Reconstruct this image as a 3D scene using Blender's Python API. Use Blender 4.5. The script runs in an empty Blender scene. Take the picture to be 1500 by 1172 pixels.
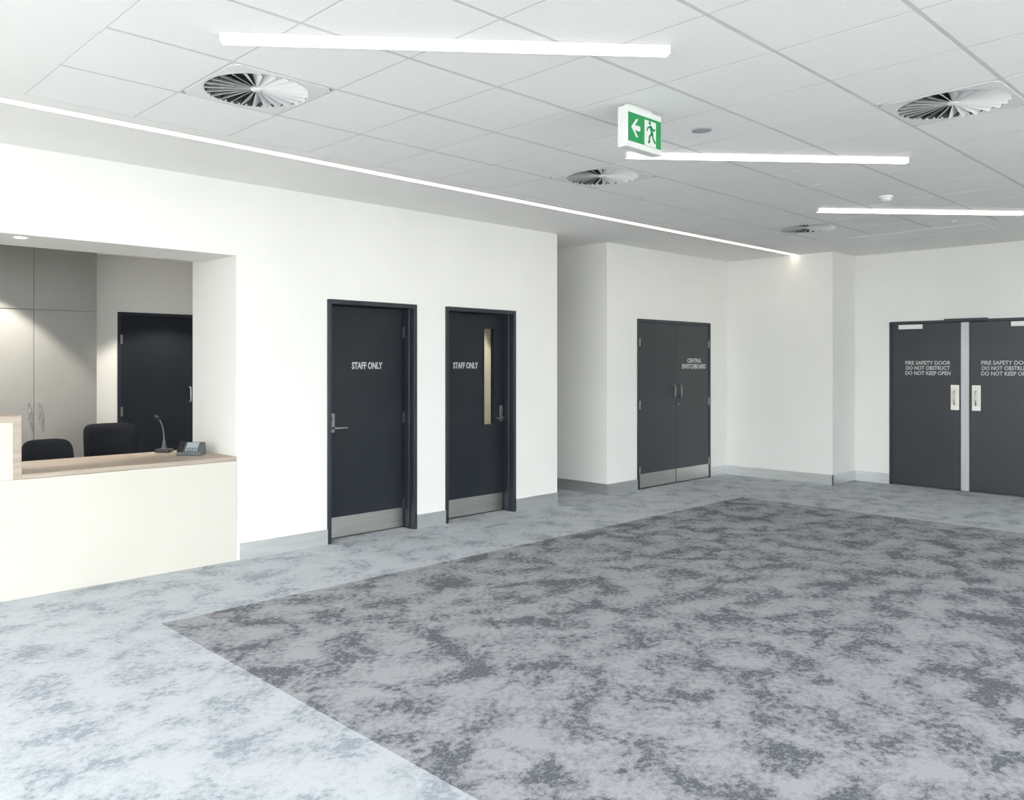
import bpy, bmesh, math, random
from mathutils import Vector, Matrix
random.seed(4)
S = bpy.context.scene
COL = S.collection
PI = math.pi

# ------------------------------------------------------------------ camera
CAM_H = 1.5576
TH = 0.8355                                   # view direction measured from +X
F_PX, CX, HY = 1207.77, 646.2, 533.48         # focal length / principal point in a 1500x1172 frame
cam_d = bpy.data.cameras.new('camera')
cam = bpy.data.objects.new('camera', cam_d)
COL.objects.link(cam)
cam.location = (0, 0, CAM_H)
cam.rotation_euler = (PI/2, 0, TH - PI/2)
cam_d.sensor_fit = 'HORIZONTAL'
cam_d.sensor_width = 36.0
cam_d.lens = F_PX/1500*36.0
cam_d.shift_x = (750 - CX)/1500
cam_d.shift_y = -(586 - HY)/1500
cam_d.clip_start = 0.05
S.camera = cam

# ------------------------------------------------------------------ world (even overcast sky) and exposure
W = bpy.data.worlds.new('overcast_sky')
S.world = W
W.use_nodes = True
bg = W.node_tree.nodes['Background']
bg.inputs['Color'].default_value = (0.955, 0.975, 1.0, 1)
bg.inputs['Strength'].default_value = 5.0
S.view_settings.view_transform = 'Standard'
S.view_settings.look = 'None'
S.view_settings.gamma = 1
S.view_settings.use_curve_mapping = False
S.view_settings.exposure = 0.86
LAMP_STRIP = 2.4          # emission of the linear lights
WARM = (1.0, 0.93, 0.83)

# ------------------------------------------------------------------ material helpers
def mat(name, col, rough=0.5, metal=0.0, spec=0.5):
    m = bpy.data.materials.new(name)
    m.use_nodes = True
    b = m.node_tree.nodes['Principled BSDF']
    b.inputs['Base Color'].default_value = (*col, 1)
    b.inputs['Roughness'].default_value = rough
    b.inputs['Metallic'].default_value = metal
    b.inputs['Specular IOR Level'].default_value = spec
    return m

def nd(m, kind, **kw):
    n = m.node_tree.nodes.new(kind)
    for k, v in kw.items():
        if k in n.inputs:
            n.inputs[k].default_value = v
        else:
            setattr(n, k, v)
    return n

def lk(m, a, b): m.node_tree.links.new(a, b)

def mottle(m, c1, c2, scale, detail=4, rough_bump=0.0, stretch=(1, 1, 1), lo=0.35, hi=0.65, bump_scale=None):
    b = m.node_tree.nodes['Principled BSDF']
    tc = nd(m, 'ShaderNodeTexCoord')
    mp = nd(m, 'ShaderNodeMapping', Scale=stretch)
    lk(m, tc.outputs['Object'], mp.inputs['Vector'])
    n = nd(m, 'ShaderNodeTexNoise', Scale=scale, Detail=detail)
    lk(m, mp.outputs['Vector'], n.inputs['Vector'])
    r = nd(m, 'ShaderNodeValToRGB')
    r.color_ramp.elements[0].position = lo
    r.color_ramp.elements[1].position = hi
    r.color_ramp.elements[0].color = (*c1, 1)
    r.color_ramp.elements[1].color = (*c2, 1)
    lk(m, n.outputs['Fac'], r.inputs['Fac'])
    lk(m, r.outputs['Color'], b.inputs['Base Color'])
    if rough_bump:
        n2 = nd(m, 'ShaderNodeTexNoise', Scale=bump_scale or scale*8, Detail=3)
        lk(m, tc.outputs['Object'], n2.inputs['Vector'])
        bp = nd(m, 'ShaderNodeBump', Strength=rough_bump, Distance=0.002)
        lk(m, n2.outputs['Fac'], bp.inputs['Height'])
        lk(m, bp.outputs['Normal'], b.inputs['Normal'])
    return m

def emis(name, col, strength):
    m = bpy.data.materials.new(name)
    m.use_nodes = True
    nt = m.node_tree
    nt.nodes.clear()
    e = nt.nodes.new('ShaderNodeEmission')
    o = nt.nodes.new('ShaderNodeOutputMaterial')
    e.inputs['Color'].default_value = (*col, 1)
    e.inputs['Strength'].default_value = strength
    nt.links.new(e.outputs[0], o.inputs[0])
    return m

def carpet_mat(name, pale, mid, dark, fleck, thr=0.5):
    m = mat(name, pale, 0.95, 0, 0.15)
    b = m.node_tree.nodes['Principled BSDF']
    tc = nd(m, 'ShaderNodeTexCoord')
    # ragged blotches: a broad field broken up by a fine one
    mpb = nd(m, 'ShaderNodeMapping', Rotation=(0, 0, math.radians(-42)), Scale=(1.0, 1.25, 1))
    lk(m, tc.outputs['Object'], mpb.inputs['Vector'])
    a = nd(m, 'ShaderNodeTexNoise', Scale=3.3, Detail=10, Roughness=0.62, Distortion=0.35)
    lk(m, mpb.outputs['Vector'], a.inputs['Vector'])
    f = nd(m, 'ShaderNodeTexNoise', Scale=26, Detail=3, Roughness=0.6)
    lk(m, mpb.outputs['Vector'], f.inputs['Vector'])
    mm = nd(m, 'ShaderNodeMath', operation='MULTIPLY_ADD')
    lk(m, f.outputs['Fac'], mm.inputs[0])
    mm.inputs[1].default_value = 0.50
    lk(m, a.outputs['Fac'], mm.inputs[2])
    r = nd(m, 'ShaderNodeValToRGB')
    cr = r.color_ramp
    cr.elements[0].position = thr + 0.105
    cr.elements[0].color = (*dark, 1)
    cr.elements[1].position = thr + 0.31
    cr.elements[1].color = (*pale, 1)
    e = cr.elements.new(thr + 0.19)
    e.color = (*mid, 1)
    lk(m, mm.outputs[0], r.inputs['Fac'])
    # yarn flecks
    g = nd(m, 'ShaderNodeTexNoise', Scale=85, Detail=2, Roughness=0.7)
    lk(m, tc.outputs['Object'], g.inputs['Vector'])
    gr = nd(m, 'ShaderNodeValToRGB')
    gr.color_ramp.elements[0].position = 0.52
    gr.color_ramp.elements[1].position = 0.70
    lk(m, g.outputs['Fac'], gr.inputs['Fac'])
    sc = nd(m, 'ShaderNodeMath', operation='MULTIPLY')
    lk(m, gr.outputs['Color'], sc.inputs[0])
    sc.inputs[1].default_value = 0.55
    mx = nd(m, 'ShaderNodeMix', data_type='RGBA')
    lk(m, sc.outputs[0], mx.inputs[0])
    lk(m, r.outputs['Color'], mx.inputs[6])
    mx.inputs[7].default_value = (*fleck, 1)
    lk(m, mx.outputs[2], b.inputs['Base Color'])
    bp = nd(m, 'ShaderNodeBump', Strength=0.5, Distance=0.004)
    h = nd(m, 'ShaderNodeTexNoise', Scale=240, Detail=2)
    lk(m, tc.outputs['Object'], h.inputs['Vector'])
    lk(m, h.outputs['Fac'], bp.inputs['Height'])
    lk(m, bp.outputs['Normal'], b.inputs['Normal'])
    return m

M = {}
M['wall'] = mottle(mat('white_wall_paint', (.81, .80, .775), .6, 0, .3), (.80, .79, .765), (.82, .81, .785), 1.5, 3, .05, bump_scale=180)
M['beige_wall'] = mottle(mat('beige_wall_paint', (.72, .66, .52), .6), (.70, .64, .50), (.74, .68, .54), 1.5, 3)
M['plaster'] = mottle(mat('white_ceiling_plaster', (.87, .86, .845), .8, 0, .2), (.86, .85, .835), (.88, .87, .855), 1.2, 3)
M['tile'] = mottle(mat('mineral_ceiling_tile', (.87, .865, .86), .9, 0, .15), (.855, .85, .845), (.885, .88, .875), 60, 3, .15, bump_scale=300)
M['rail'] = mat('grey_ceiling_rail', (.63, .63, .63), .6, 0, .2)
M['carpet_light'] = carpet_mat('pale_grey_carpet', (.52, .545, .58), (.44, .465, .505), (.30, .325, .37), (.60, .62, .65), thr=.515)
M['carpet_dark'] = carpet_mat('charcoal_grey_carpet', (.37, .367, .396), (.265, .266, .292), (.115, .122, .14), (.47, .472, .50), thr=.543)
M['alu'] = mottle(mat('brushed_aluminium_skirting', (.62, .63, .63), .38, .85), (.58, .59, .59), (.66, .67, .67), 3, 3, stretch=(1, 1, 20))
M['steel'] = mottle(mat('brushed_steel', (.58, .57, .54), .34, 1.0), (.52, .51, .48), (.64, .63, .60), 5, 3, stretch=(1, 1, 40))
M['chrome'] = mat('satin_chrome', (.62, .62, .62), .28, 1.0)
M['dull'] = mat('dull_grey_metal', (.26, .265, .27), .4, .9)
M['door'] = mottle(mat('charcoal_door_paint', (.015, .019, .025), .40, 0, .30), (.0135, .0175, .0235), (.017, .021, .027), 2.5, 3, .03, bump_scale=200)
M['door_lit'] = mottle(mat('charcoal_door_paint_lit', (.030, .033, .040), .36, 0, .5), (.028, .031, .038), (.032, .035, .042), 2.5, 3, .03, bump_scale=200)  # paler copy of the charcoal paint, with reflected light put into its colour
M['frame'] = mottle(mat('dark_steel_frame_paint', (.022, .026, .036), .36, 0, .5), (.020, .024, .034), (.025, .029, .039), 2.5, 3)
M['letter'] = mat('white_vinyl_lettering', (.50, .51, .52), .5)
M['white_plastic'] = mat('white_plastic', (.82, .82, .81), .4)
M['cream_plate'] = mat('cream_enamel_plate', (.88, .85, .78), .4)
M['mullion'] = mottle(mat('pale_grey_metal_strip', (.50, .50, .52), .4, .3), (.47, .47, .49), (.53, .53, .55), 4, 3, stretch=(1, 1, .1))
M['cream'] = mottle(mat('cream_laminate', (.625, .600, .54), .4, 0, .4), (.615, .590, .53), (.635, .610, .55), 1.2, 3)
M['oak'] = mottle(mat('pale_oak_laminate', (.43, .355, .29), .42, 0, .4), (.38, .31, .25), (.48, .40, .33), 6, 6, stretch=(.35, 5, 5))
M['cupboard'] = mottle(mat('pale_grey_laminate', (.27, .265, .25), .45, 0, .4), (.26, .255, .24), (.28, .275, .26), 1.4, 3)
M['black'] = mottle(mat('black_fabric', (.012, .014, .018), .85, 0, .3), (.010, .012, .016), (.016, .018, .023), 90, 2, .4, bump_scale=350)
M['black_plastic'] = mat('black_plastic', (.014, .015, .017), .38)
M['grey_plastic'] = mat('grey_plastic', (.09, .096, .105), .4)
M['phone_screen'] = mat('pale_phone_display', (.33, .38, .42), .25)
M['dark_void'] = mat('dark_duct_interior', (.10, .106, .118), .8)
M['vent'] = mat('white_powder_coated_vent', (.78, .785, .79), .45)
M['vent_plate'] = mat('pale_grey_vent_plate', (.77, .77, .77), .6)
M['green'] = mat('exit_green', (.008, .26, .075), .4)
M['sign_white'] = mat('exit_sign_white', (.70, .71, .70), .4)
M['sensor'] = mat('grey_sensor_plastic', (.36, .37, .39), .5)
M['light'] = emis('linear_light_lens', (1.0, .89, .75), LAMP_STRIP*2.4)
M['light_side'] = emis('linear_light_opal_side', (1.0, .96, .91), .62)
M['strip'] = emis('recessed_strip_diffuser', (1.0, .89, .75), LAMP_STRIP*1.1)
M['downlight'] = emis('downlight_lens', (1.0, .92, .80), 8)
M['exit_glow'] = None
M['alu_frame'] = mat('dark_window_frame', (.06, .065, .07), .4, .5)
M['paving'] = mottle(mat('pale_concrete_paving', (.57, .54, .49), .85), (.54, .51, .46), (.60, .57, .52), 2, 5)
def glass_mat():
    m = bpy.data.materials.new('clear_window_glass')
    m.use_nodes = True
    nt = m.node_tree
    nt.nodes.clear()
    o = nt.nodes.new('ShaderNodeOutputMaterial')
    t = nt.nodes.new('ShaderNodeBsdfTransparent')
    t.inputs['Color'].default_value = (.93, .95, .94, 1)
    g = nt.nodes.new('ShaderNodeBsdfGlossy')
    g.inputs['Roughness'].default_value = .03
    x = nt.nodes.new('ShaderNodeMixShader')
    x.inputs[0].default_value = .06
    nt.links.new(t.outputs[0], x.inputs[1])
    nt.links.new(g.outputs[0], x.inputs[2])
    nt.links.new(x.outputs[0], o.inputs[0])
    return m
M['glass'] = glass_mat()

# ------------------------------------------------------------------ mesh helpers
def bx(bm, x0, x1, y0, y1, z0, z1):
    if x0 > x1: x0, x1 = x1, x0
    if y0 > y1: y0, y1 = y1, y0
    v = [bm.verts.new(p) for p in ((x0,y0,z0),(x1,y0,z0),(x1,y1,z0),(x0,y1,z0),(x0,y0,z1),(x1,y0,z1),(x1,y1,z1),(x0,y1,z1))]
    for f in ((3,2,1,0),(4,5,6,7),(0,1,5,4),(1,2,6,5),(2,3,7,6),(3,0,4,7)):
        bm.faces.new([v[i] for i in f])

def tube(bm, pts, rad, n=10, caps=True):
    """round tube along points; rad is a number or list"""
    pts = [Vector(p) for p in pts]
    if not isinstance(rad, (list, tuple)): rad = [rad]*len(pts)
    rings = []
    up = None
    for i, p in enumerate(pts):
        t = (pts[min(i+1, len(pts)-1)] - pts[max(i-1, 0)]).normalized()
        if up is None:
            up = t.orthogonal().normalized()
        up = (up - t*up.dot(t)).normalized()
        s = t.cross(up)
        rings.append([bm.verts.new(p + (up*math.cos(a) + s*math.sin(a))*rad[i]) for a in [2*PI*k/n for k in range(n)]])
    for a, b in zip(rings, rings[1:]):
        for k in range(n):
            bm.faces.new((a[k], a[(k+1) % n], b[(k+1) % n], b[k]))
    if caps:
        bm.faces.new(rings[0][::-1])
        bm.faces.new(rings[-1])

def lathe(bm, prof, n=32, centre=(0, 0, 0)):
    """profile of (r, z) points turned about the z axis"""
    cx, cy, cz = centre
    rings = []
    for r, z in prof:
        if r < 1e-6:
            rings.append([bm.verts.new((cx, cy, cz+z))])
        else:
            rings.append([bm.verts.new((cx+r*math.cos(2*PI*k/n), cy+r*math.sin(2*PI*k/n), cz+z)) for k in range(n)])
    for a, b in zip(rings, rings[1:]):
        for k in range(n):
            k2 = (k+1) % n
            if len(a) == 1 and len(b) == 1: continue
            if len(a) == 1: bm.faces.new((a[0], b[k2], b[k]))
            elif len(b) == 1: bm.faces.new((a[k], a[k2], b[0]))
            else: bm.faces.new((a[k], a[k2], b[k2], b[k]))

def prism(bm, outline, d0, d1, plane='xz'):
    """outline polygon extruded; plane xz -> along y, xy -> along z"""
    def P(u, v, d): return (u, d, v) if plane == 'xz' else (u, v, d)
    a = [bm.verts.new(P(u, v, d0)) for u, v in outline]
    b = [bm.verts.new(P(u, v, d1)) for u, v in outline]
    bm.faces.new(a)
    bm.faces.new(b[::-1])
    n = len(outline)
    for k in range(n):
        bm.faces.new((a[k], b[k], b[(k+1) % n], a[(k+1) % n]))

def rrect(w, h, r, n=6, x=0, y=0):
    r = min(r, w/2-1e-4, h/2-1e-4)
    o = []
    for cx, cy, a0 in ((w/2-r, h/2-r, 0), (-w/2+r, h/2-r, PI/2), (-w/2+r, -h/2+r, PI), (w/2-r, -h/2+r, 1.5*PI)):
        for k in range(n+1):
            a = a0 + PI/2*k/n
            o.append((x+cx+r*math.cos(a), y+cy+r*math.sin(a)))
    return o

def mesh_of(bm, name, bevel=0, seg=2, smooth=False):
    bmesh.ops.remove_doubles(bm, verts=bm.verts, dist=1e-6)
    if bevel:
        es = [e for e in bm.edges if len(e.link_faces) == 2 and e.calc_face_angle(0) > 0.6]
        bmesh.ops.bevel(bm, geom=es, offset=bevel, segments=seg, affect='EDGES', profile=.5, clamp_overlap=True)
    bmesh.ops.recalc_face_normals(bm, faces=bm.faces)
    me = bpy.data.meshes.new(name)
    bm.to_mesh(me)
    bm.free()
    if smooth:
        for p in me.polygons: p.use_smooth = True
        try: me.set_sharp_from_angle(angle=math.radians(40))
        except Exception: pass
    return me

def link(name, me, m, parent=None, loc=None, rot=None):
    o = bpy.data.objects.new(name, me)
    COL.objects.link(o)
    if m is not None:
        me.materials.clear()
        me.materials.append(m)
    if parent: o.parent = parent
    if loc: o.location = loc
    if rot: o.rotation_euler = rot
    return o

def obj(name, bm, m, parent=None, bevel=0, seg=2, smooth=False, loc=None, rot=None):
    return link(name, mesh_of(bm, name, bevel, seg, smooth), m, parent, loc, rot)

def box(name, dims, m, parent=None, bevel=0):
    bm = bmesh.new()
    bx(bm, *dims)
    return obj(name, bm, m, parent, bevel)

def boxes(name, lst, m, parent=None, bevel=0):
    bm = bmesh.new()
    for d in lst: bx(bm, *d)
    me_bm = bm
    bmesh.ops.recalc_face_normals(me_bm, faces=me_bm.faces)
    me = bpy.data.meshes.new(name)
    me_bm.to_mesh(me)
    me_bm.free()
    return link(name, me, m, parent)

def empty(name, loc=(0, 0, 0), rz=0):
    o = bpy.data.objects.new(name, None)
    COL.objects.link(o)
    o.location = loc
    o.rotation_euler = (0, 0, rz)
    o.empty_display_size = .1
    return o

def tag(o, label, cat, group=None):
    o['label'] = label
    o['category'] = cat
    if group: o['group'] = group
    return o

def struct(o, label=None):
    o['kind'] = 'structure'
    if label: o['label'] = label
    return o

def dup(o, parent=None):
    c = o.copy()
    COL.objects.link(c)
    c.parent = parent
    for ch in list(o.children): dup(ch, c)
    return c

def text_mesh(name, body, size, m, parent, loc, align='CENTER', width=1.0, spacing=1.0, extrude=.0008, offset=.0, rot=(PI/2, 0, 0)):
    cu = bpy.data.curves.new(name, 'FONT')
    cu.body = body
    cu.size = size
    cu.align_x = align
    cu.align_y = 'CENTER'
    cu.extrude = extrude
    cu.offset = offset
    cu.space_character = spacing
    cu.resolution_u = 3
    t = bpy.data.objects.new(name, cu)
    COL.objects.link(t)
    bpy.context.view_layer.update()
    me = bpy.data.meshes.new_from_object(t.evaluated_get(bpy.context.evaluated_depsgraph_get()))
    bpy.data.objects.remove(t)
    bpy.data.curves.remove(cu)
    xs = [v.co.x for v in me.vertices]
    if width != 1.0:
        k = width/(max(xs)-min(xs))
        mx = (max(xs)+min(xs))/2
        for v in me.vertices: v.co.x = (v.co.x - mx)*k
    return link(name, me, m, parent, loc, rot)

# ------------------------------------------------------------------ the room shell
YW = 5.94        # face of the wall with the doors
XB = 11.543      # face of the far wall with the fire doors
XP = 10.83       # face of the thicker pier part of that wall
CZ = 3.0054      # ceiling
XG = -2.0        # glazed end wall behind the camera
YR = -3.2        # right-hand wall, out of view
WT = .20
D1 = (4.045, 5.059); D2 = (5.426, 6.433); D3 = (8.641, 10.369)
DT = 2.12        # door frame head
XJ = 3.182       # right jamb of the reception opening
HZ = 2.42        # head of the reception opening
YB = 9.0         # back wall of the reception office

# floor: pale carpet, with the charcoal field let into it
CX0, CX1, CY0, CY1 = 2.075, 9.07, -2.0, 4.80
floor = struct(boxes('floor', [(XG-.2, CX0, YR-.2, YB+.2, -.12, 0), (CX1, 12.2, YR-.2, YB+.2, -.12, 0),
                               (CX0, CX1, CY1, YB+.2, -.12, 0), (CX0, CX1, YR-.2, CY0, -.12, 0)], M['carpet_light']),
               'pale grey mottled carpet around a charcoal field')
inlay = box('carpet_inlay', (CX0, CX1, CY0, CY1, -.12, 0), M['carpet_dark'], floor)
inlay['label'] = 'darker charcoal grey mottled carpet field'

# wall with doors and the reception opening
yb = YW + WT
wl = struct(boxes('wall_left', [
    (XG, -.9, YW, yb, 0, 3.3),
    (-.9, XJ, YW, 6.53, HZ, 3.3),
    (XJ, D1[0], YW, yb, 0, 3.3), (XJ, XJ+.16, yb, 6.715, 0, 3.3),
    (D1[1], D2[0], YW, yb, 0, 3.3), (D2[1], 7.114, YW, yb, 0, 3.3),
    (D1[0], D1[1], YW, yb, DT, 3.3), (D2[0], D2[1], YW, yb, DT, 3.3),
    (6.97, 7.114, yb, 8.6, 0, 3.3),
    (8.028, D3[0], YW, yb, 0, 3.3), (D3[1], XP, YW, yb, 0, 3.3), (D3[0], D3[1], YW, yb, DT, 3.3),
    (8.028, 8.17, yb, 8.6, 0, 3.3), (6.97, 8.17, 8.6, 8.75, 0, 3.3)], M['wall']), 'white painted wall with the reception opening')
F1 = (2.305, 4.05)   # fire door opening in Y
FT = 2.105
wb = struct(boxes('wall_back', [
    (XP, XB+.2, 4.48, yb, 0, 3.3),
    (XB, XB+.2, F1[1], 4.48, 0, 3.3), (XB, XB+.2, YR, F1[0], 0, 3.3), (XB, XB+.2, F1[0], F1[1], FT, 3.3)], M['wall']))
GX1 = 8.6        # end of the glazing in the right-hand wall
wr = struct(boxes('wall_right', [(GX1, XB+.2, YR-.2, YR, 0, 3.3), (XG, GX1, YR-.2, YR, 3.02, 3.3)], M['wall']))
wro = struct(boxes('wall_office_back', [
    (-2.0, 3.40, YB, YB+.15, 0, 3.3), (4.31, 5.3, YB, YB+.15, 0, 3.3), (3.40, 4.31, YB, YB+.15, 2.125, 3.3),
    ], M['wall']))
struct(box('wall_office_left', (-2.0, -1.85, yb, YB, 0, 3.3), M['wall']))
struct(box('wall_office_right', (5.18, 5.24, yb, YB, 0, 3.3), M['wall']))
wst = struct(boxes('wall_storeroom', [(5.24, 5.30, yb, YB, 0, 3.3), (6.90, 6.97, yb, YB, 0, 3.3), (5.3, 6.97, YB, YB+.15, 0, 3.3)], M['beige_wall']))

# ceiling: plaster margins, tiled field, recessed strip slot
TX0, TY1, TP = 1.3075, 4.7967, .6
NX, NY = 14, 12
TX1, TY0 = TX0 + NX*TP, TY1 - NY*TP
SY0, SY1 = 4.925, 5.015
ceil = struct(boxes('ceiling', [
    (XG-.2, XB+.2, TY1, SY0, CZ, CZ+.12),
    (XG-.2, TX0, YR-.2, TY1, CZ, CZ+.12), (TX1, XB+.2, YR-.2, TY1, CZ, CZ+.12), (TX0, TX1, YR-.2, TY0, CZ, CZ+.12)], M['plaster']), 'white suspended ceiling with square tiles')
struct(boxes('ceiling_margin', [(XG-.2, XB+.2, SY1, YW+.02, CZ, CZ+.12), (7.0, 8.2, YW+.02, 8.7, CZ, CZ+.12)], M['plaster']))
struct(boxes('ceiling_office', [(-2.0, 5.2, yb, YB+.1, 2.72, 2.84), (5.28, 6.95, yb, YB+.1, 2.72, 2.84)], M['plaster']))
# tiles
vents = [(2.2075, 3.8967), (5.2075, 3.8967), (8.8075, 3.8967), (5.2075, 1.4967), (2.2075, 1.4967), (8.8075, 1.4967)]
bm = bmesh.new()
bx(bm, -.2935, .2935, -.2885, .2885, 0, .016)
tile_me = mesh_of(bm, 'ceiling_tile', 0, 1)
tile_me.materials.append(M['tile'])
for i in range(NX):
    for j in range(NY):
        x, y = TX0 + (i+.5)*TP, TY1 - (j+.5)*TP
        if any(abs(x-a) < .1 and abs(y-b) < .1 for a, b in vents): continue
        o = link('ceiling_tile', tile_me, None, ceil, (x, y, CZ + random.uniform(-.0002, .0004)))
for j in range(NY+1):
    y = TY1 - j*TP
    box('ceiling_rail', (TX0, TX1, y-.0125, y+.0125, CZ+.0008, CZ+.014), M['rail'], ceil)
for i in range(NX+1):
    x = TX0 + i*TP
    w = .018 if i in (0, NX) else .008
    box('cross_rail', (x-w, x+w, TY0, TY1, CZ+.001, CZ+.013), M['rail'], ceil)
struct(box('ceiling_void', (TX0-.1, TX1+.1, TY0-.1, TY1+.1, CZ+.30, CZ+.34), M['dark_void']))

# baseboards (brushed aluminium)
BH, BT = .132, .012
def baseboard(name, segs):
    return struct(boxes(name, segs, M['alu']))
baseboard('baseboard_left', [
    (XJ+.03, D1[0], YW-BT, YW, 0, BH), (D1[1], D2[0], YW-BT, YW, 0, BH), (D2[1], 7.114, YW-BT, YW, 0, BH),
    (8.028-BT, D3[0], YW-BT, YW, 0, BH), (D3[1], XP, YW-BT, YW, 0, BH),
    (8.028-BT, 8.028, YW, 8.6, 0, BH), (7.114, 7.114+BT, YW, 8.6, 0, BH), (7.114, 8.028, 8.6-BT, 8.6, 0, BH)])
baseboard('baseboard_back', [
    (XP-BT, XP, 4.48-BT, YW-BT, 0, BH), (XP-BT, XB, 4.48-BT, 4.48, 0, BH),
    (XB-BT, XB, F1[1]+.0, 4.48-BT, 0, BH), (XB-BT, XB, YR, F1[0], 0, BH)])

struct(boxes('wall_leak_backing', [(XB+.2, XB+.9, 2.1, 2.2, 0, 3.3), (XB+.2, XB+.9, 4.15, 4.25, 0, 3.3), (XB+.9, XB+1.0, 2.1, 4.25, 0, 3.3), (XB+.2, XB+.9, 2.2, 4.15, 2.4, 2.5), (XB+.2, XB+.9, 2.2, 4.15, -.12, 0),  # unseen backing added behind the closed doors to stop light leaks
    (3.3, 4.4, YB+.16, YB+.26, 0, 3.3), (8.2, 10.8, yb+.6, yb+.7, 0, 3.3), (8.2, 8.3, yb, yb+.6, 0, 3.3), (10.7, 10.8, yb, yb+.6, 0, 3.3), (8.2, 10.8, yb, yb+.6, 2.4, 2.5)], M['wall']))
# glazed end wall behind the camera
def glazed(name, x, y, L, n, rz=0):
    e = struct(empty(name, (x, y, 0), rz))
    bm = bmesh.new()
    bx(bm, -.06, .06, 0, L, 0, .08); bx(bm, -.06, .06, 0, L, 2.92, 3.02); bx(bm, -.05, .05, 0, L, 2.08, 2.13)
    for k in range(n+1):
        y = L*k/n
        bx(bm, -.06, .06, max(0, y-.03), min(L, y+.03), .08, 2.92)
    obj('window_frame', bm, M['alu_frame'], e)
    for k in range(n):
        box('pane', (-.006, .006, L*k/n+.03, L*(k+1)/n-.03, .08, 2.92), M['glass'], e)
    return e
glazed('window_1', XG, YR, YW-YR, 6)
glazed('window_2', GX1, YR-.1, GX1-XG, 8, PI/2)
struct(boxes('ground', [(-30, XG-.2, -25, 25, -.14, -.02), (XG-.2, 14, -25, YR-.2, -.14, -.02)], M['paving']))

# ------------------------------------------------------------------ doors
def make_lever(parent, x, y, z, dirn, name='door_handle'):
    """long backplate with a lever pointing along +-x; front face looks to -y"""
    bm = bmesh.new()
    prism(bm, rrect(.042, .17, .012, 4, x, z+.045), y-.010, y)
    h = obj(name, bm, M['dull'], parent, .002, 1)
    bm = bmesh.new()
    tube(bm, [(x, y-.008, z), (x, y-.045, z), (x+dirn*.02, y-.058, z), (x+dirn*.125, y-.058, z)], [.011, .011, .010, .009], 10)
    obj('lever', bm, M['dull'], h, smooth=True)
    bm = bmesh.new()
    tube(bm, [(x, y-.009, z+.085), (x, y-.018, z+.085)], .013, 14)
    obj('key_cylinder', bm, M['dull'], h)
    return h

def make_hinge(parent, x, y, z, m='steel'):
    bm = bmesh.new()
    tube(bm, [(x, y, z-.05), (x, y, z+.05)], .008, 10)
    bx(bm, x-.022, x+.022, y+.002, y+.006, z-.05, z+.05)
    return obj('hinge', bm, M[m], parent)

def steel_frame(parent, w, h, depth, fw=.04, back=.2):
    """pressed steel frame: face, reveal and stop"""
    bm = bmesh.new()
    for x0, x1 in ((0, fw), (w-fw, w)):
        bx(bm, x0, x1, -.012, back, 0, h)
    bx(bm, fw, w-fw, -.012, back, h-fw, h)
    # raised architrave nib and the door stop
    for x0, x1 in ((fw, fw+.012), (w-fw-.012, w-fw)):
        bx(bm, x0, x1, .05, .085, 0, h-fw)
    # rebate behind the leaf
    for d in ((fw, fw+.016, 0, h-fw), (w-fw-.016, w-fw, 0, h-fw), (fw, w-fw, h-fw-.016, h-fw)):
        bx(bm, d[0], d[1], .182, back, d[2], d[3])
    return obj('door_frame', bm, M['frame'], parent, .003, 1)

def single_door(name, x0, x1, label, lever_side, vision=False):
    w = x1 - x0
    e = struct(empty(name, (x0, YW, 0)), label)
    steel_frame(e, w, DT, .14)
    fw, ly = .042, .14
    a, b = fw+.003, w-fw-.003
    top, bot = DT-fw-.003, .008
    bm = bmesh.new()
    if vision:
        vx0, vx1, vz0, vz1 = .665, .835, .915, 1.94
        for d in ((a, vx0, bot, top), (vx1, b, bot, top), (vx0, vx1, bot, vz0), (vx0, vx1, vz1, top)):
            bx(bm, d[0], d[1], ly, ly+.04, d[2], d[3])
        leaf = obj('door_leaf', bm, M['door'], e)
        bm = bmesh.new()
        t = .012
        for d in ((vx0, vx0+t, vz0, vz1), (vx1-t, vx1, vz0, vz1), (vx0+t, vx1-t, vz0, vz0+t), (vx0+t, vx1-t, vz1-t, vz1)):
            bx(bm, d[0], d[1], ly-.005, ly+.045, d[2], d[3])
        obj('glazing_bead', bm, M['door'], leaf)
        box('pane', (vx0+t, vx1-t, ly+.017, ly+.023, vz0+t, vz1-t), M['glass'], leaf)
    else:
        bx(bm, a, b, ly, ly+.04, bot, top)
        leaf = obj('door_leaf', bm, M['door'], e, .002, 1)
    box('kick_plate', (a+.006, b-.006, ly-.0025, ly, .014, .192), M['steel'], e)
    hx = .152 if lever_side < 0 else .945
    if lever_side < 0:
        make_lever(e, .150, ly, .99, 1)
    else:
        make_lever(e, w-.078, ly, .99, -1)
    hxx = w-fw-.004 if lever_side < 0 else fw+.004
    for z in (.22, 1.05, 1.86):
        make_hinge(e, hxx, ly-.006, z, 'frame')
    return e

d1 = single_door('door_1', *D1, 'charcoal staff door with lever handle, beside reception counter', -1)
text_mesh('lettering', 'STAFF ONLY', .085, M['letter'], d1, (.539, .139, 1.541), width=.35, offset=.0022)
d2 = single_door('door_2', *D2, 'charcoal staff door with a narrow glass vision panel', 1, True)
text_mesh('lettering', 'STAFF ONLY', .085, M['letter'], d2, (.412, .139, 1.541), width=.35, offset=.0022)

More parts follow.
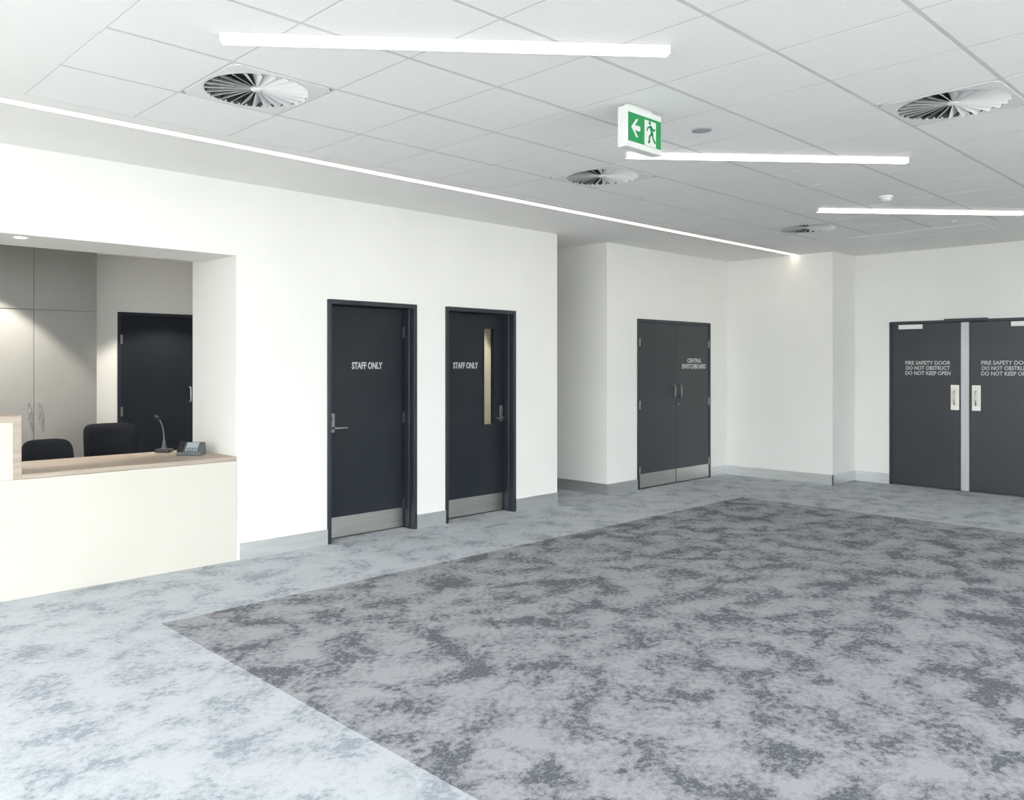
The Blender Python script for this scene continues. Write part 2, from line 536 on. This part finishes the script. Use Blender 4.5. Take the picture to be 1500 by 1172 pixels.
# double cupboard doors
def double_doors():
    w = D3[1]-D3[0]
    e = struct(empty('door_3', (D3[0], YW, 0)), 'charcoal double doors with steel kick plates and small handles')
    fw, ly = .04, -.004
    bm = bmesh.new()
    bx(bm, 0, fw, -.012, .15, 0, DT); bx(bm, w-fw, w, -.012, .15, 0, DT); bx(bm, fw, w-fw, -.012, .15, DT-fw, DT)
    obj('door_frame', bm, M['frame'], e, .003, 1)
    mid = w/2
    for k, (a, b) in enumerate(((fw+.003, mid-.002), (mid+.002, w-fw-.003))):
        lf = box('door_leaf', (a, b, ly, ly+.04, .01, DT-fw-.003), M['door_lit'], e, .002)
        box('kick_plate', (a+.01, b-.008, ly-.003, ly, .018, .190), M['steel'], lf)
        hx = mid + (-.075 if k == 0 else .075)
        bm = bmesh.new()
        tube(bm, [(hx, ly, 1.285), (hx, ly-.03, 1.285), (hx, ly-.042, 1.27), (hx, ly-.042, 1.14), (hx, ly-.03, 1.125), (hx, ly, 1.125)], .009, 10)
        obj('pull_handle', bm, M['dull'], lf, smooth=True)
        x = fw+.002 if k == 0 else w-fw-.002
        for z in (.23, 1.05, 1.83):
            make_hinge(lf, x, ly-.008, z, 'dull')
    bm = bmesh.new()
    tube(bm, [(mid+.035, ly-.018, 1.035), (mid+.035, ly, 1.035)], .02, 18)
    obj('key_lock', bm, M['dull'], e)
    text_mesh('lettering', 'CENTRAL', .075, M['letter'], e, (1.318, ly-.001, 1.603), width=.35, offset=.0025)
    text_mesh('lettering', 'SWITCHBOARD', .085, M['letter'], e, (1.308, ly-.001, 1.525), width=.60, offset=.003)
double_doors()

# fire doors: local x runs along -Y, front looks to -X
def fire_doors():
    w = F1[1]-F1[0]
    e = struct(empty('door_4', (XB, F1[1], 0), -PI/2), 'charcoal double fire doors with pale centre strip and cream plates')
    fw = .03
    bm = bmesh.new()
    bx(bm, 0, fw, -.008, .15, 0, FT); bx(bm, w-fw, w, -.008, .15, 0, FT); bx(bm, fw, w-fw, -.008, .15, FT-fw, FT)
    obj('door_frame', bm, M['frame'], e, .002, 1)
    ly = -.004
    c0, c1 = .821, .909
    for k, (a, b) in enumerate(((fw+.003, c0-.002), (c1+.002, w-fw-.003))):
        lf = box('door_leaf', (a, b, ly, ly+.045, .008, FT-fw-.003), M['door_lit'], e, .002)
        # overhead closer
        cxa = .122 if k == 0 else w-.122-.275
        bm = bmesh.new()
        bx(bm, cxa, cxa+.275, ly-.045, ly, 2.005, 2.062)
        cl = obj('door_closer', bm, M['white_plastic'], lf, .006, 2)
        bm = bmesh.new()
        ax = cxa+.06 if k == 0 else cxa+.215
        sg = 1 if k == 0 else -1
        tube(bm, [(ax, ly-.022, 2.06), (ax, ly-.022, 2.07)], .012, 12)
        bx(bm, min(ax, ax+sg*.2), max(ax, ax+sg*.2), ly-.03, ly-.014, 2.066, 2.072)
        obj('closer_arm', bm, M['frame'], cl)
        # notice
        tx = .449 if k == 0 else 1.292
        for q, line in enumerate(('FIRE SAFETY DOOR', 'DO NOT OBSTRUCT', 'DO NOT KEEP OPEN')):
            text_mesh('lettering', line, .066, M['letter'], lf, (tx, ly-.001, 1.572-.065*q), width=.515 if q != 1 else .50, offset=.0016)
        # plate with a recessed pull
        px = .755 if k == 0 else .984
        bm = bmesh.new()
        prism(bm, rrect(.092, .31, .006, 3, px, 1.146), ly-.004, ly)
        pl = obj('push_plate', bm, M['cream_plate'], lf)
        bm = bmesh.new()
        tube(bm, [(px, ly-.004, 1.23), (px, ly-.03, 1.23), (px, ly-.04, 1.215), (px, ly-.04, 1.075), (px, ly-.03, 1.06), (px, ly-.004, 1.06)], .008, 10)
        obj('pull_handle', bm, M['steel'], pl, smooth=True)
        hx = fw if k == 0 else w-fw
        for z in (.256, 1.038, 1.80):
            make_hinge(lf, hx, ly-.008, z, 'frame')
    bm = bmesh.new()
    bx(bm, c0, c1, -.016, .03, .003, 2.075)
    obj('centre_strip', bm, M['mullion'], e, .003, 1)
    bm = bmesh.new()
    bx(bm, .645, 1.105, -.05, 0, 2.080, 2.118)
    obj('door_coordinator', bm, M['frame'], e, .004, 1)
fire_doors()

# ------------------------------------------------------------------ reception office behind the opening
e5 = struct(empty('door_5', (3.40, YB, 0)), 'charcoal door in the reception office back wall')
bm = bmesh.new()
bx(bm, 0, .035, -.01, .15, 0, 2.125); bx(bm, .875, .91, -.01, .15, 0, 2.125); bx(bm, .035, .875, -.01, .15, 2.09, 2.125)
obj('door_frame', bm, M['frame'], e5, .002, 1)
box('door_leaf', (.038, .872, .0, .04, .008, 2.087), M['door'], e5, .002)
for z in (.25, 1.04, 1.83): make_hinge(e5, .037, -.008, z, 'dull')
bm = bmesh.new()
tube(bm, [(.822, 0, 1.29), (.822, -.035, 1.29), (.822, -.045, 1.275), (.822, -.045, 1.145), (.822, -.035, 1.13), (.822, 0, 1.13)], .010, 10)
obj('pull_handle', bm, M['chrome'], e5, smooth=True)

def cupboard():
    x0, x1, y = 1.80, 2.97, 8.40
    e = tag(empty('tall_cupboard', (x0, y, 0)), 'tall pale grey cupboard with bar handles behind the reception chairs', 'cupboard')
    w = x1-x0
    box('carcass', (0, w, .022, YB-y-.004, .0, 2.712), M['cupboard'], e)
    for k in range(2):
        a, b = k*w/2+.002, (k+1)*w/2-.002
        d = box('cupboard_door', (a, b, 0, .020, .10, 2.072), M['cupboard'], e, .0015)
        hx = w/2 + (-.045 if k == 0 else .045)
        bm = bmesh.new()
        tube(bm, [(hx, 0, 1.185), (hx, -.028, 1.185), (hx, -.034, 1.175), (hx, -.034, 1.05), (hx, -.028, 1.04), (hx, 0, 1.04)], .006, 8)
        obj('bar_handle', bm, M['chrome'], d, smooth=True)
        box('top_door', (a, b, 0, .020, 2.080, 2.708), M['cupboard'], e, .0015)
cupboard()

# counter: cream front, oak tops, raised end
CT = .825
rc = tag(empty('reception_counter', (.2, 5.93, 0)), 'low cream fronted reception counter under the oak countertop', 'counter')
X0 = -.2-.68                    # counter start, local
XE = XJ - .2                    # local right end
HB = 1.556 - .2                 # local end of the raised cream panel
YC = .0
box('front_panel', (X0, XE-.003, 0, .03, 0, CT-.034), M['cream'], rc, .002)
ru = tag(empty('raised_counter', (.2, 5.93, 0)), 'raised cream counter section framed in pale oak, at the end of reception', 'counter')
box('raised_panel', (X0, HB, 0, .03, CT-.033, 1.172), M['cream'], ru, .002)
bm = bmesh.new()
bx(bm, X0, HB+.05, .004, .40, 1.172, 1.215)
bx(bm, HB, HB+.05, .0, .40, CT-.033, 1.172)
obj('raised_shelf', bm, M['oak'], ru)
box('inner_worktop', (X0, HB, .03, .79, CT-.033, CT), M['oak'], ru)
boxes('carcass', [(X0, X0+.03, .03, .76, 0, CT-.034), (XE-.04, XE-.01, .03, .76, 0, CT-.034), (1.2, 1.23, .03, .70, 0, CT-.034), (X0+.03, XE-.04, .03, .05, 0, CT-.034)], M['cream'], rc)
ct = box('countertop', (HB+.2+.051, XJ-.003, 5.927, 6.72, CT-.032, CT), M['oak'], None, .003)
tag(ct, 'pale oak countertop along the lower part of reception', 'countertop')

# desk phone (faces the hall)
FWD = Vector((math.cos(TH), math.sin(TH), 0)); RGT = Vector((math.sin(TH), -math.cos(TH), 0))
def desk_phone():
    p = FWD*6.66 + RGT*(-.303*6.66)
    e = tag(empty('desk_phone', (p.x, p.y, CT), TH-PI/2), 'grey desk phone with pale display on the oak countertop', 'phone')
    bm = bmesh.new()
    # wedge body in side profile (y,z) extruded along x
    prof = [(-.07, 0), (.07, 0), (.072, .012), (.045, .098), (.035, .102), (-.068, .028), (-.072, .015)]
    a = [bm.verts.new((-.10, y, z)) for y, z in prof]; b = [bm.verts.new((.10, y, z)) for y, z in prof]
    bm.faces.new(a); bm.faces.new(b[::-1])
    for k in range(len(prof)): bm.faces.new((a[k], b[k], b[(k+1) % 7], a[(k+1) % 7]))
    body = obj('body', bm, M['grey_plastic'], e, .004, 2)
    t = math.atan2(.102-.028, .035+.068)
    up = Vector((0, math.cos(t), math.sin(t))); nrm = Vector((0, -math.sin(t), math.cos(t)))
    org = Vector((0, -.068, .028))
    def slab(name, x0, x1, u0, u1, h, m, parent):
        bm = bmesh.new()
        vs = []
        for hh in (-.002, h):
            for x, u in ((x0, u0), (x1, u0), (x1, u1), (x0, u1)):
                vs.append(bm.verts.new(Vector((x, 0, 0)) + org + up*u + nrm*hh))
        for f in ((3,2,1,0),(4,5,6,7),(0,1,5,4),(1,2,6,5),(2,3,7,6),(3,0,4,7)): bm.faces.new([vs[i] for i in f])
        return obj(name, bm, m, parent, .001, 1)
    slab('display', -.035, .060, .055, .118, .002, M['phone_screen'], e)
    hs = slab('handset', -.094, -.052, .004, .124, .016, M['black_plastic'], e)
    bm = bmesh.new()
    kp = None
    for r in range(2):
        for c in range(5):
            slab('key', -.034+c*.020, -.020+c*.020, .012+r*.020, .025+r*.020, .003, M['phone_screen'], e)
desk_phone()

def paging_mic():
    p = FWD*6.86 + RGT*(-.336*6.86)
    e = tag(empty('desk_microphone', (p.x, p.y, CT), TH-PI/2), 'black gooseneck microphone standing on the oak countertop', 'microphone')
    bm = bmesh.new()
    prism(bm, rrect(.125, .115, .015, 4), 0, .028, 'xy')
    obj('base', bm, M['black_plastic'], e, .006, 2)
    bm = bmesh.new()
    lathe(bm, [(0, .026), (.024, .028), (.018, .055), (.012, .085), (.011, .10), (0, .10)], 20)
    obj('collar', bm, M['grey_plastic'], e, smooth=True)
    bm = bmesh.new()
    tube(bm, [(0, 0, .09), (-.003, 0, .15), (-.012, 0, .21), (-.024, -.008, .25), (-.036, -.018, .275)], [.0075, .0065, .006, .006, .007], 10)
    obj('gooseneck', bm, M['grey_plastic'], e, smooth=True)
    bm = bmesh.new()
    tube(bm, [(-.034, -.016, .272), (-.042, -.023, .284), (-.060, -.038, .306), (-.066, -.043, .312)], [.010, .015, .015, .008], 14)
    obj('head', bm, M['black_plastic'], e, smooth=True)
    bm = bmesh.new()
    bx(bm, -.03, .03, -.045, -.028, .027, .033)
    obj('talk_button', bm, M['grey_plastic'], e, .002, 1)
paging_mic()

# office chairs
def office_chair(loc, rz, w, top, label, corner, bh=.46):
    """backrest stands at local y=0 and faces -y (to the counter)"""
    e = tag(empty('office_chair', (loc[0], loc[1], 0), rz), label, 'chair', 'chairs behind the reception counter')
    # backrest: curved rounded slab
    bm = bmesh.new()
    nu, nv = 14, 12
    z0 = top-bh
    grid = {}
    for side, yo in ((0, -.03), (1, .03)):
        for i in range(nu+1):
            for j in range(nv+1):
                u, v = -1+2*i/nu, -1+2*j/nv
                # square -> rounded square
                k = corner
                n = 2 + (1-k)*8
                m_ = max(abs(u), abs(v))
                if m_ > 0:
                    rr = m_/((abs(u)**n+abs(v)**n)**(1/n))
                else: rr = 1
                x, z = u*rr*w/2, z0+bh/2+v*rr*bh/2
                edge = max(0, (m_-.8)/.2)
                y = yo*(1-.55*edge**2) - .05*(u*rr)**2 + .05*(v*rr)*.6
                grid[side, i, j] = bm.verts.new((x, y, z))
    for s in (0, 1):
        for i in range(nu):
            for j in range(nv):
                f = [grid[s, i, j], grid[s, i+1, j], grid[s, i+1, j+1], grid[s, i, j+1]]
                bm.faces.new(f if s == 0 else f[::-1])
    ring = [(i, 0) for i in range(nu)] + [(nu, j) for j in range(nv)] + [(i, nv) for i in range(nu, 0, -1)] + [(0, j) for j in range(nv, 0, -1)]
    for a, b in zip(ring, ring[1:]+ring[:1]):
        bm.faces.new((grid[0, a[0], a[1]], grid[1, a[0], a[1]], grid[1, b[0], b[1]], grid[0, b[0], b[1]]))
    obj('backrest', bm, M['black'], e, smooth=True)
    sz = .47
    bm = bmesh.new()
    prism(bm, rrect(.45, .44, .11, 6, 0, -.27), sz-.065, sz, 'xy')
    obj('seat', bm, M['black'], e, .018, 3, True)
    bm = bmesh.new()
    tube(bm, [(0, -.22, sz-.07), (0, -.03, sz-.08), (0, .045, sz-.02), (0, .055, z0+.18)], .018, 10)
    obj('back_bar', bm, M['black_plastic'], e, smooth=True)
    bm = bmesh.new()
    tube(bm, [(0, -.27, .09), (0, -.27, .24)], .028, 16); tube(bm, [(0, -.27, .24), (0, -.27, sz-.06)], .016, 16)
    obj('gas_column', bm, M['black_plastic'], e, smooth=True)
    for k in range(5):
        a = 2*PI*k/5 + .3
        dx, dy = math.cos(a), math.sin(a)
        bm = bmesh.new()
        tube(bm, [(0, -.27, .105), (dx*.13, -.27+dy*.13, .10), (dx*.24, -.27+dy*.24, .075)], [.026, .020, .015], 8)
        leg = obj('base_arm', bm, M['black_plastic'], e, smooth=True)
        bm = bmesh.new()
        cxx, cyy = dx*.24, -.27+dy*.24
        tube(bm, [(cxx-dy*.022, cyy+dx*.022, .027), (cxx+dy*.022, cyy-dx*.022, .027)], .027, 14)
        tube(bm, [(cxx, cyy, .05), (cxx, cyy, .078)], .007, 8)
        obj('castor', bm, M['black_plastic'], leg)
    return e
office_chair((2.135, 7.20), .10, .415, .940, 'black office chair with the lower rounded back behind the counter', .62)
office_chair((2.835, 7.70), -.06, .475, 1.012, 'black office chair with the taller back, beside the microphone', .35)

# ------------------------------------------------------------------ ceiling fittings
def linear_light(a, b, label):
    a, b = Vector(a), Vector(b)
    d = b-a
    e = tag(empty('linear_light', (a.x, a.y, CZ-.002), math.atan2(d.y, d.x)), label, 'light', 'diagonal linear ceiling lights')
    L = d.length
    w, h = .021, .040
    box('opal_side', (.006, L-.006, -w, w, -h+.003, -.006), M['light_side'], e)
    box('diffuser', (.006, L-.006, -w+.002, w-.002, -h, -h+.0025), M['light'], e)
    boxes('housing', [(0, L, -w-.002, w+.002, -.006, 0), (0, .006, -w, w, -h, -.006), (L-.006, L, -w, w, -h, -.006)], M['white_plastic'], e)
    return e
LDX, LDY = 1.585, -1.235
linear_light((1.705, 3.325), (1.705+LDX, 3.325+LDY), 'slim diagonal linear ceiling light, nearest to the reception counter')
linear_light((4.705, 3.325), (4.705+LDX, 3.325+LDY), 'slim diagonal linear ceiling light beside the green exit sign')
linear_light((7.695, 3.325), (7.695+LDX, 3.325+LDY), 'slim diagonal linear ceiling light, nearest to the fire doors')

st = tag(empty('strip_light', (XG, (SY0+SY1)/2, CZ)), 'long recessed strip light running the length of the white wall', 'light')
box('diffuser', (0.02, XP-XG-.03, -.040, .040, .002, .010), M['strip'], st)
boxes('housing', [(0.02, XP-XG-.03, -.0435, -.040, .0, .05), (0.02, XP-XG-.03, .040, .0435, .0, .05), (0.02, XP-XG-.03, -.040, .040, .04, .05)], M['white_plastic'], st)

# swirl diffusers
def plate_with_hole(bm, half, r, z0, z1, n=48):
    def sq(a):
        c, s = math.cos(a), math.sin(a)
        k = half/max(abs(c), abs(s))
        return c*k, s*k
    rows = []
    for z in (z0, z1):
        rows.append(([bm.verts.new((r*math.cos(2*PI*(k+.5)/n), r*math.sin(2*PI*(k+.5)/n), z)) for k in range(n)],
                     [bm.verts.new((*sq(2*PI*(k+.5)/n), z)) for k in range(n)]))
    # square corners: snap the vertices next to the diagonals
    for k in range(n):
        k2 = (k+1) % n
        i0, o0 = rows[0]; i1, o1 = rows[1]
        bm.faces.new((i0[k], i0[k2], o0[k2], o0[k])); bm.faces.new((i1[k], o1[k], o1[k2], i1[k2]))
        bm.faces.new((i0[k], i1[k], i1[k2], i0[k2])); bm.faces.new((o0[k], o0[k2], o1[k2], o1[k]))

def make_vent():
    e = empty('swirl_vent', (0, 0, CZ))
    bm = bmesh.new()
    plate_with_hole(bm, .290, .272, -.002, .010)
    obj('face_plate', bm, M['vent_plate'], e)
    bm = bmesh.new()
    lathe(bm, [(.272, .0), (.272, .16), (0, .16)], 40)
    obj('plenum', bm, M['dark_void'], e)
    bm = bmesh.new()
    lathe(bm, [(0, .001), (.024, .001), (.030, .005), (.030, .02), (0, .02)], 24)
    obj('hub', bm, M['vent'], e, smooth=True)
    nb = 24
    bm = bmesh.new()
    secs = []
    for r, ch in ((.028, .009), (.15, .043), (.270, .074)):
        al = math.radians(38)
        t = .0005
        dy, dz = -math.cos(al)*ch/2, math.sin(al)*ch/2
        ny, nz = math.sin(al)*t, math.cos(al)*t
        zc = .012
        secs.append([bm.verts.new((r, -dy+ny, zc-dz+nz)), bm.verts.new((r, -dy-ny, zc-dz-nz)), bm.verts.new((r, dy-ny, zc+dz-nz)), bm.verts.new((r, dy+ny, zc+dz+nz))])
    for a, b in zip(secs, secs[1:]):
        for k in range(4): bm.faces.new((a[k], a[(k+1) % 4], b[(k+1) % 4], b[k]))
    bm.faces.new(secs[0]); bm.faces.new(secs[-1][::-1])
    me = mesh_of(bm, 'vent_blade')
    me.materials.append(M['vent'])
    for k in range(nb):
        link('vent_blade', me, None, e, rot=(0, 0, 2*PI*k/nb))
    return e
v0 = make_vent()
vent_labels = ['round swirl air vent in the ceiling in front of the reception opening',
               'round swirl air vent in the ceiling between exit sign and strip light',
               'round swirl air vent in the ceiling, nearest to the fire doors',
               'round swirl air vent set apart from the row along the strip light', None, None]
for (x, y), lab in list(zip(vents, vent_labels))[:4]:
    o = v0 if lab == vent_labels[0] else dup(v0)
    o.location = (x, y, CZ)
    tag(o, lab, 'air vent', 'swirl air vents in the ceiling')
for x, y in vents[4:]:
    link('ceiling_tile', tile_me, None, ceil, (x, y, CZ))

# exit sign
def exit_sign():
    x0, x1, y0, z0, z1 = 3.787, 4.128, 2.67, 2.757, 2.983
    e = tag(empty('exit_sign', (x0, y0, z0)), 'white exit sign box with green running man panel hanging from ceiling', 'exit sign')
    w, h, dp = x1-x0, z1-z0, .062
    box('housing', (0, w, 0, dp, 0, h), M['sign_white'], e, .006)
    box('ceiling_mount', (.05, w-.06, .025, dp-.012, h-.002, CZ-z0-.0015), M['sign_white'], e)
    gx0, gx1, gz0, gz1 = .014, w-.012, .032, .190
    panel = box('green_panel', (gx0, gx1, -.003, .0, gz0, gz1), M['green'], e)
    bm = bmesh.new()
    # arrow pointing to -x
    cx, cz = gx0+.066, (gz0+gz1)/2
    prism(bm, [(cx-.042, cz), (cx+.004, cz+.050), (cx+.022, cz+.050), (cx-.010, cz+.014), (cx+.042, cz+.014), (cx+.042, cz-.014), (cx-.010, cz-.014), (cx+.022, cz-.050), (cx+.004, cz-.050)], -.0045, -.003)
    obj('arrow', bm, M['sign_white'], panel)
    bm = bmesh.new()
    dx0, dx1 = gx0+.150, gx0+.262
    bx(bm, dx0, dx1, -.0045, -.003, gz0, gz1-.016)
    obj('door_symbol', bm, M['sign_white'], panel)
    bm = bmesh.new()
    mx, mz = dx0+.062, gz0+.075
    def limb(pts, r):
        for (xa, za), (xb, zb) in zip(pts, pts[1:]):
            d = Vector((xb-xa, zb-za)); n = Vector((-d.y, d.x)).normalized()*r
            prism(bm, [(xa+n.x, za+n.y), (xa-n.x, za-n.y), (xb-n.x, zb-n.y), (xb+n.x, zb+n.y)], -.006, -.0045)
    prism(bm, [(mx-.012+.011*math.cos(a), mz+.056+.011*math.sin(a)) for a in [2*PI*k/14 for k in range(14)]], -.006, -.0045)
    limb([(mx-.006, mz+.040), (mx+.012, mz-.004)], .011)
    limb([(mx-.004, mz+.038), (mx-.032, mz+.026), (mx-.040, mz+.008)], .005)
    limb([(mx+.002, mz+.036), (mx+.026, mz+.018), (mx+.040, mz+.028)], .005)
    limb([(mx+.010, mz), (mx-.016, mz-.022), (mx-.016, mz-.052), (mx-.028, mz-.054)], .007)
    limb([(mx+.014, mz), (mx+.020, mz-.030), (mx+.044, mz-.050)], .007)
    obj('running_figure', bm, M['green'], panel)
exit_sign()

# small round fittings
bm = bmesh.new()
lathe(bm, [(0, -.014), (.040, -.013), (.058, -.008), (.062, 0), (0, 0)], 28)
tag(obj('ceiling_sensor', bm, M['sensor'], None, smooth=True, loc=(4.6075, 2.6967, CZ+.001)), 'flat round grey sensor on a ceiling tile right of the exit sign', 'sensor')
sd = tag(empty('smoke_detector', (7.6075, 2.6967, CZ+.001)), 'small white domed smoke detector on the ceiling', 'smoke detector')
bm = bmesh.new()
lathe(bm, [(.052, 0), (.054, -.012), (.048, -.018), (0, -.018)], 28)
obj('base_ring', bm, M['white_plastic'], sd, smooth=True)
bm = bmesh.new()
lathe(bm, [(.040, -.018), (.042, -.034), (.032, -.046), (.014, -.050), (0, -.050)], 28)
obj('dome', bm, M['white_plastic'], sd, smooth=True)
sp = tag(empty('sprinkler_head', (9.4075, 2.6967, CZ+.001)), 'tiny pale sprinkler head in the ceiling near the fire doors', 'sprinkler')
bm = bmesh.new()
lathe(bm, [(.034, 0), (.034, -.004), (.012, -.008), (.010, -.022), (0, -.022)], 20)
obj('cover_rose', bm, M['white_plastic'], sp, smooth=True)
bm = bmesh.new()
lathe(bm, [(0, -.024), (.016, -.024), (.016, -.027), (0, -.027)], 16)
obj('deflector', bm, M['chrome'], sp)
ap = tag(empty('pale_ceiling_panel', (9.80, 2.55, CZ)), 'pale rectangular panel in the ceiling before the fire doors', 'panel')  # flat white rectangle with a thin frame, just under the plaster
box('panel', (.012, .50, .012, 1.30, -.004, 0), M['white_plastic'], ap)
boxes('panel_frame', [(0, .012, 0, 1.312, -.005, 0), (.50, .512, 0, 1.312, -.005, 0), (.012, .50, 0, .012, -.005, 0), (.012, .50, 1.30, 1.312, -.005, 0)], M['white_plastic'], ap)

# downlights (soffit of the opening, office ceiling, storeroom ceiling)
def downlight(x, y, z, label, power=0, half=45, blend=.25):
    e = tag(empty('downlight', (x, y, z)), label, 'light', 'recessed downlights')
    bm = bmesh.new()
    lathe(bm, [(.036, -.001), (.052, -.004), (.055, 0), (.036, 0)], 28)
    obj('trim_ring', bm, M['white_plastic'], e, smooth=True)
    bm = bmesh.new()
    lathe(bm, [(0, -.0015), (.036, -.0015)], 28)
    obj('lens', bm, M['downlight'], e)
    if power:
        l = bpy.data.lights.new('downlight_lamp', 'SPOT')
        l.energy = power
        l.color = WARM
        l.spot_size = math.radians(half*2)
        l.spot_blend = blend
        l.shadow_soft_size = .03
        lo = bpy.data.objects.new('downlight_lamp', l)
        COL.objects.link(lo)
        lo.parent = e
        lo.location = (0, 0, -.01)
downlight(1.642, 6.087, HZ, 'small bright downlight in the soffit over the reception counter', 8, 55)
downlight(1.90, 7.90, 2.72, 'downlight in the office ceiling in front of the grey cupboard', 150, 45)
downlight(3.90, 8.15, 2.72, 'downlight in the office ceiling in front of the office door', 95, 50)
downlight(6.55, 7.15, 2.72, 'downlight in the storeroom ceiling behind the glazed staff door', 100, 30)
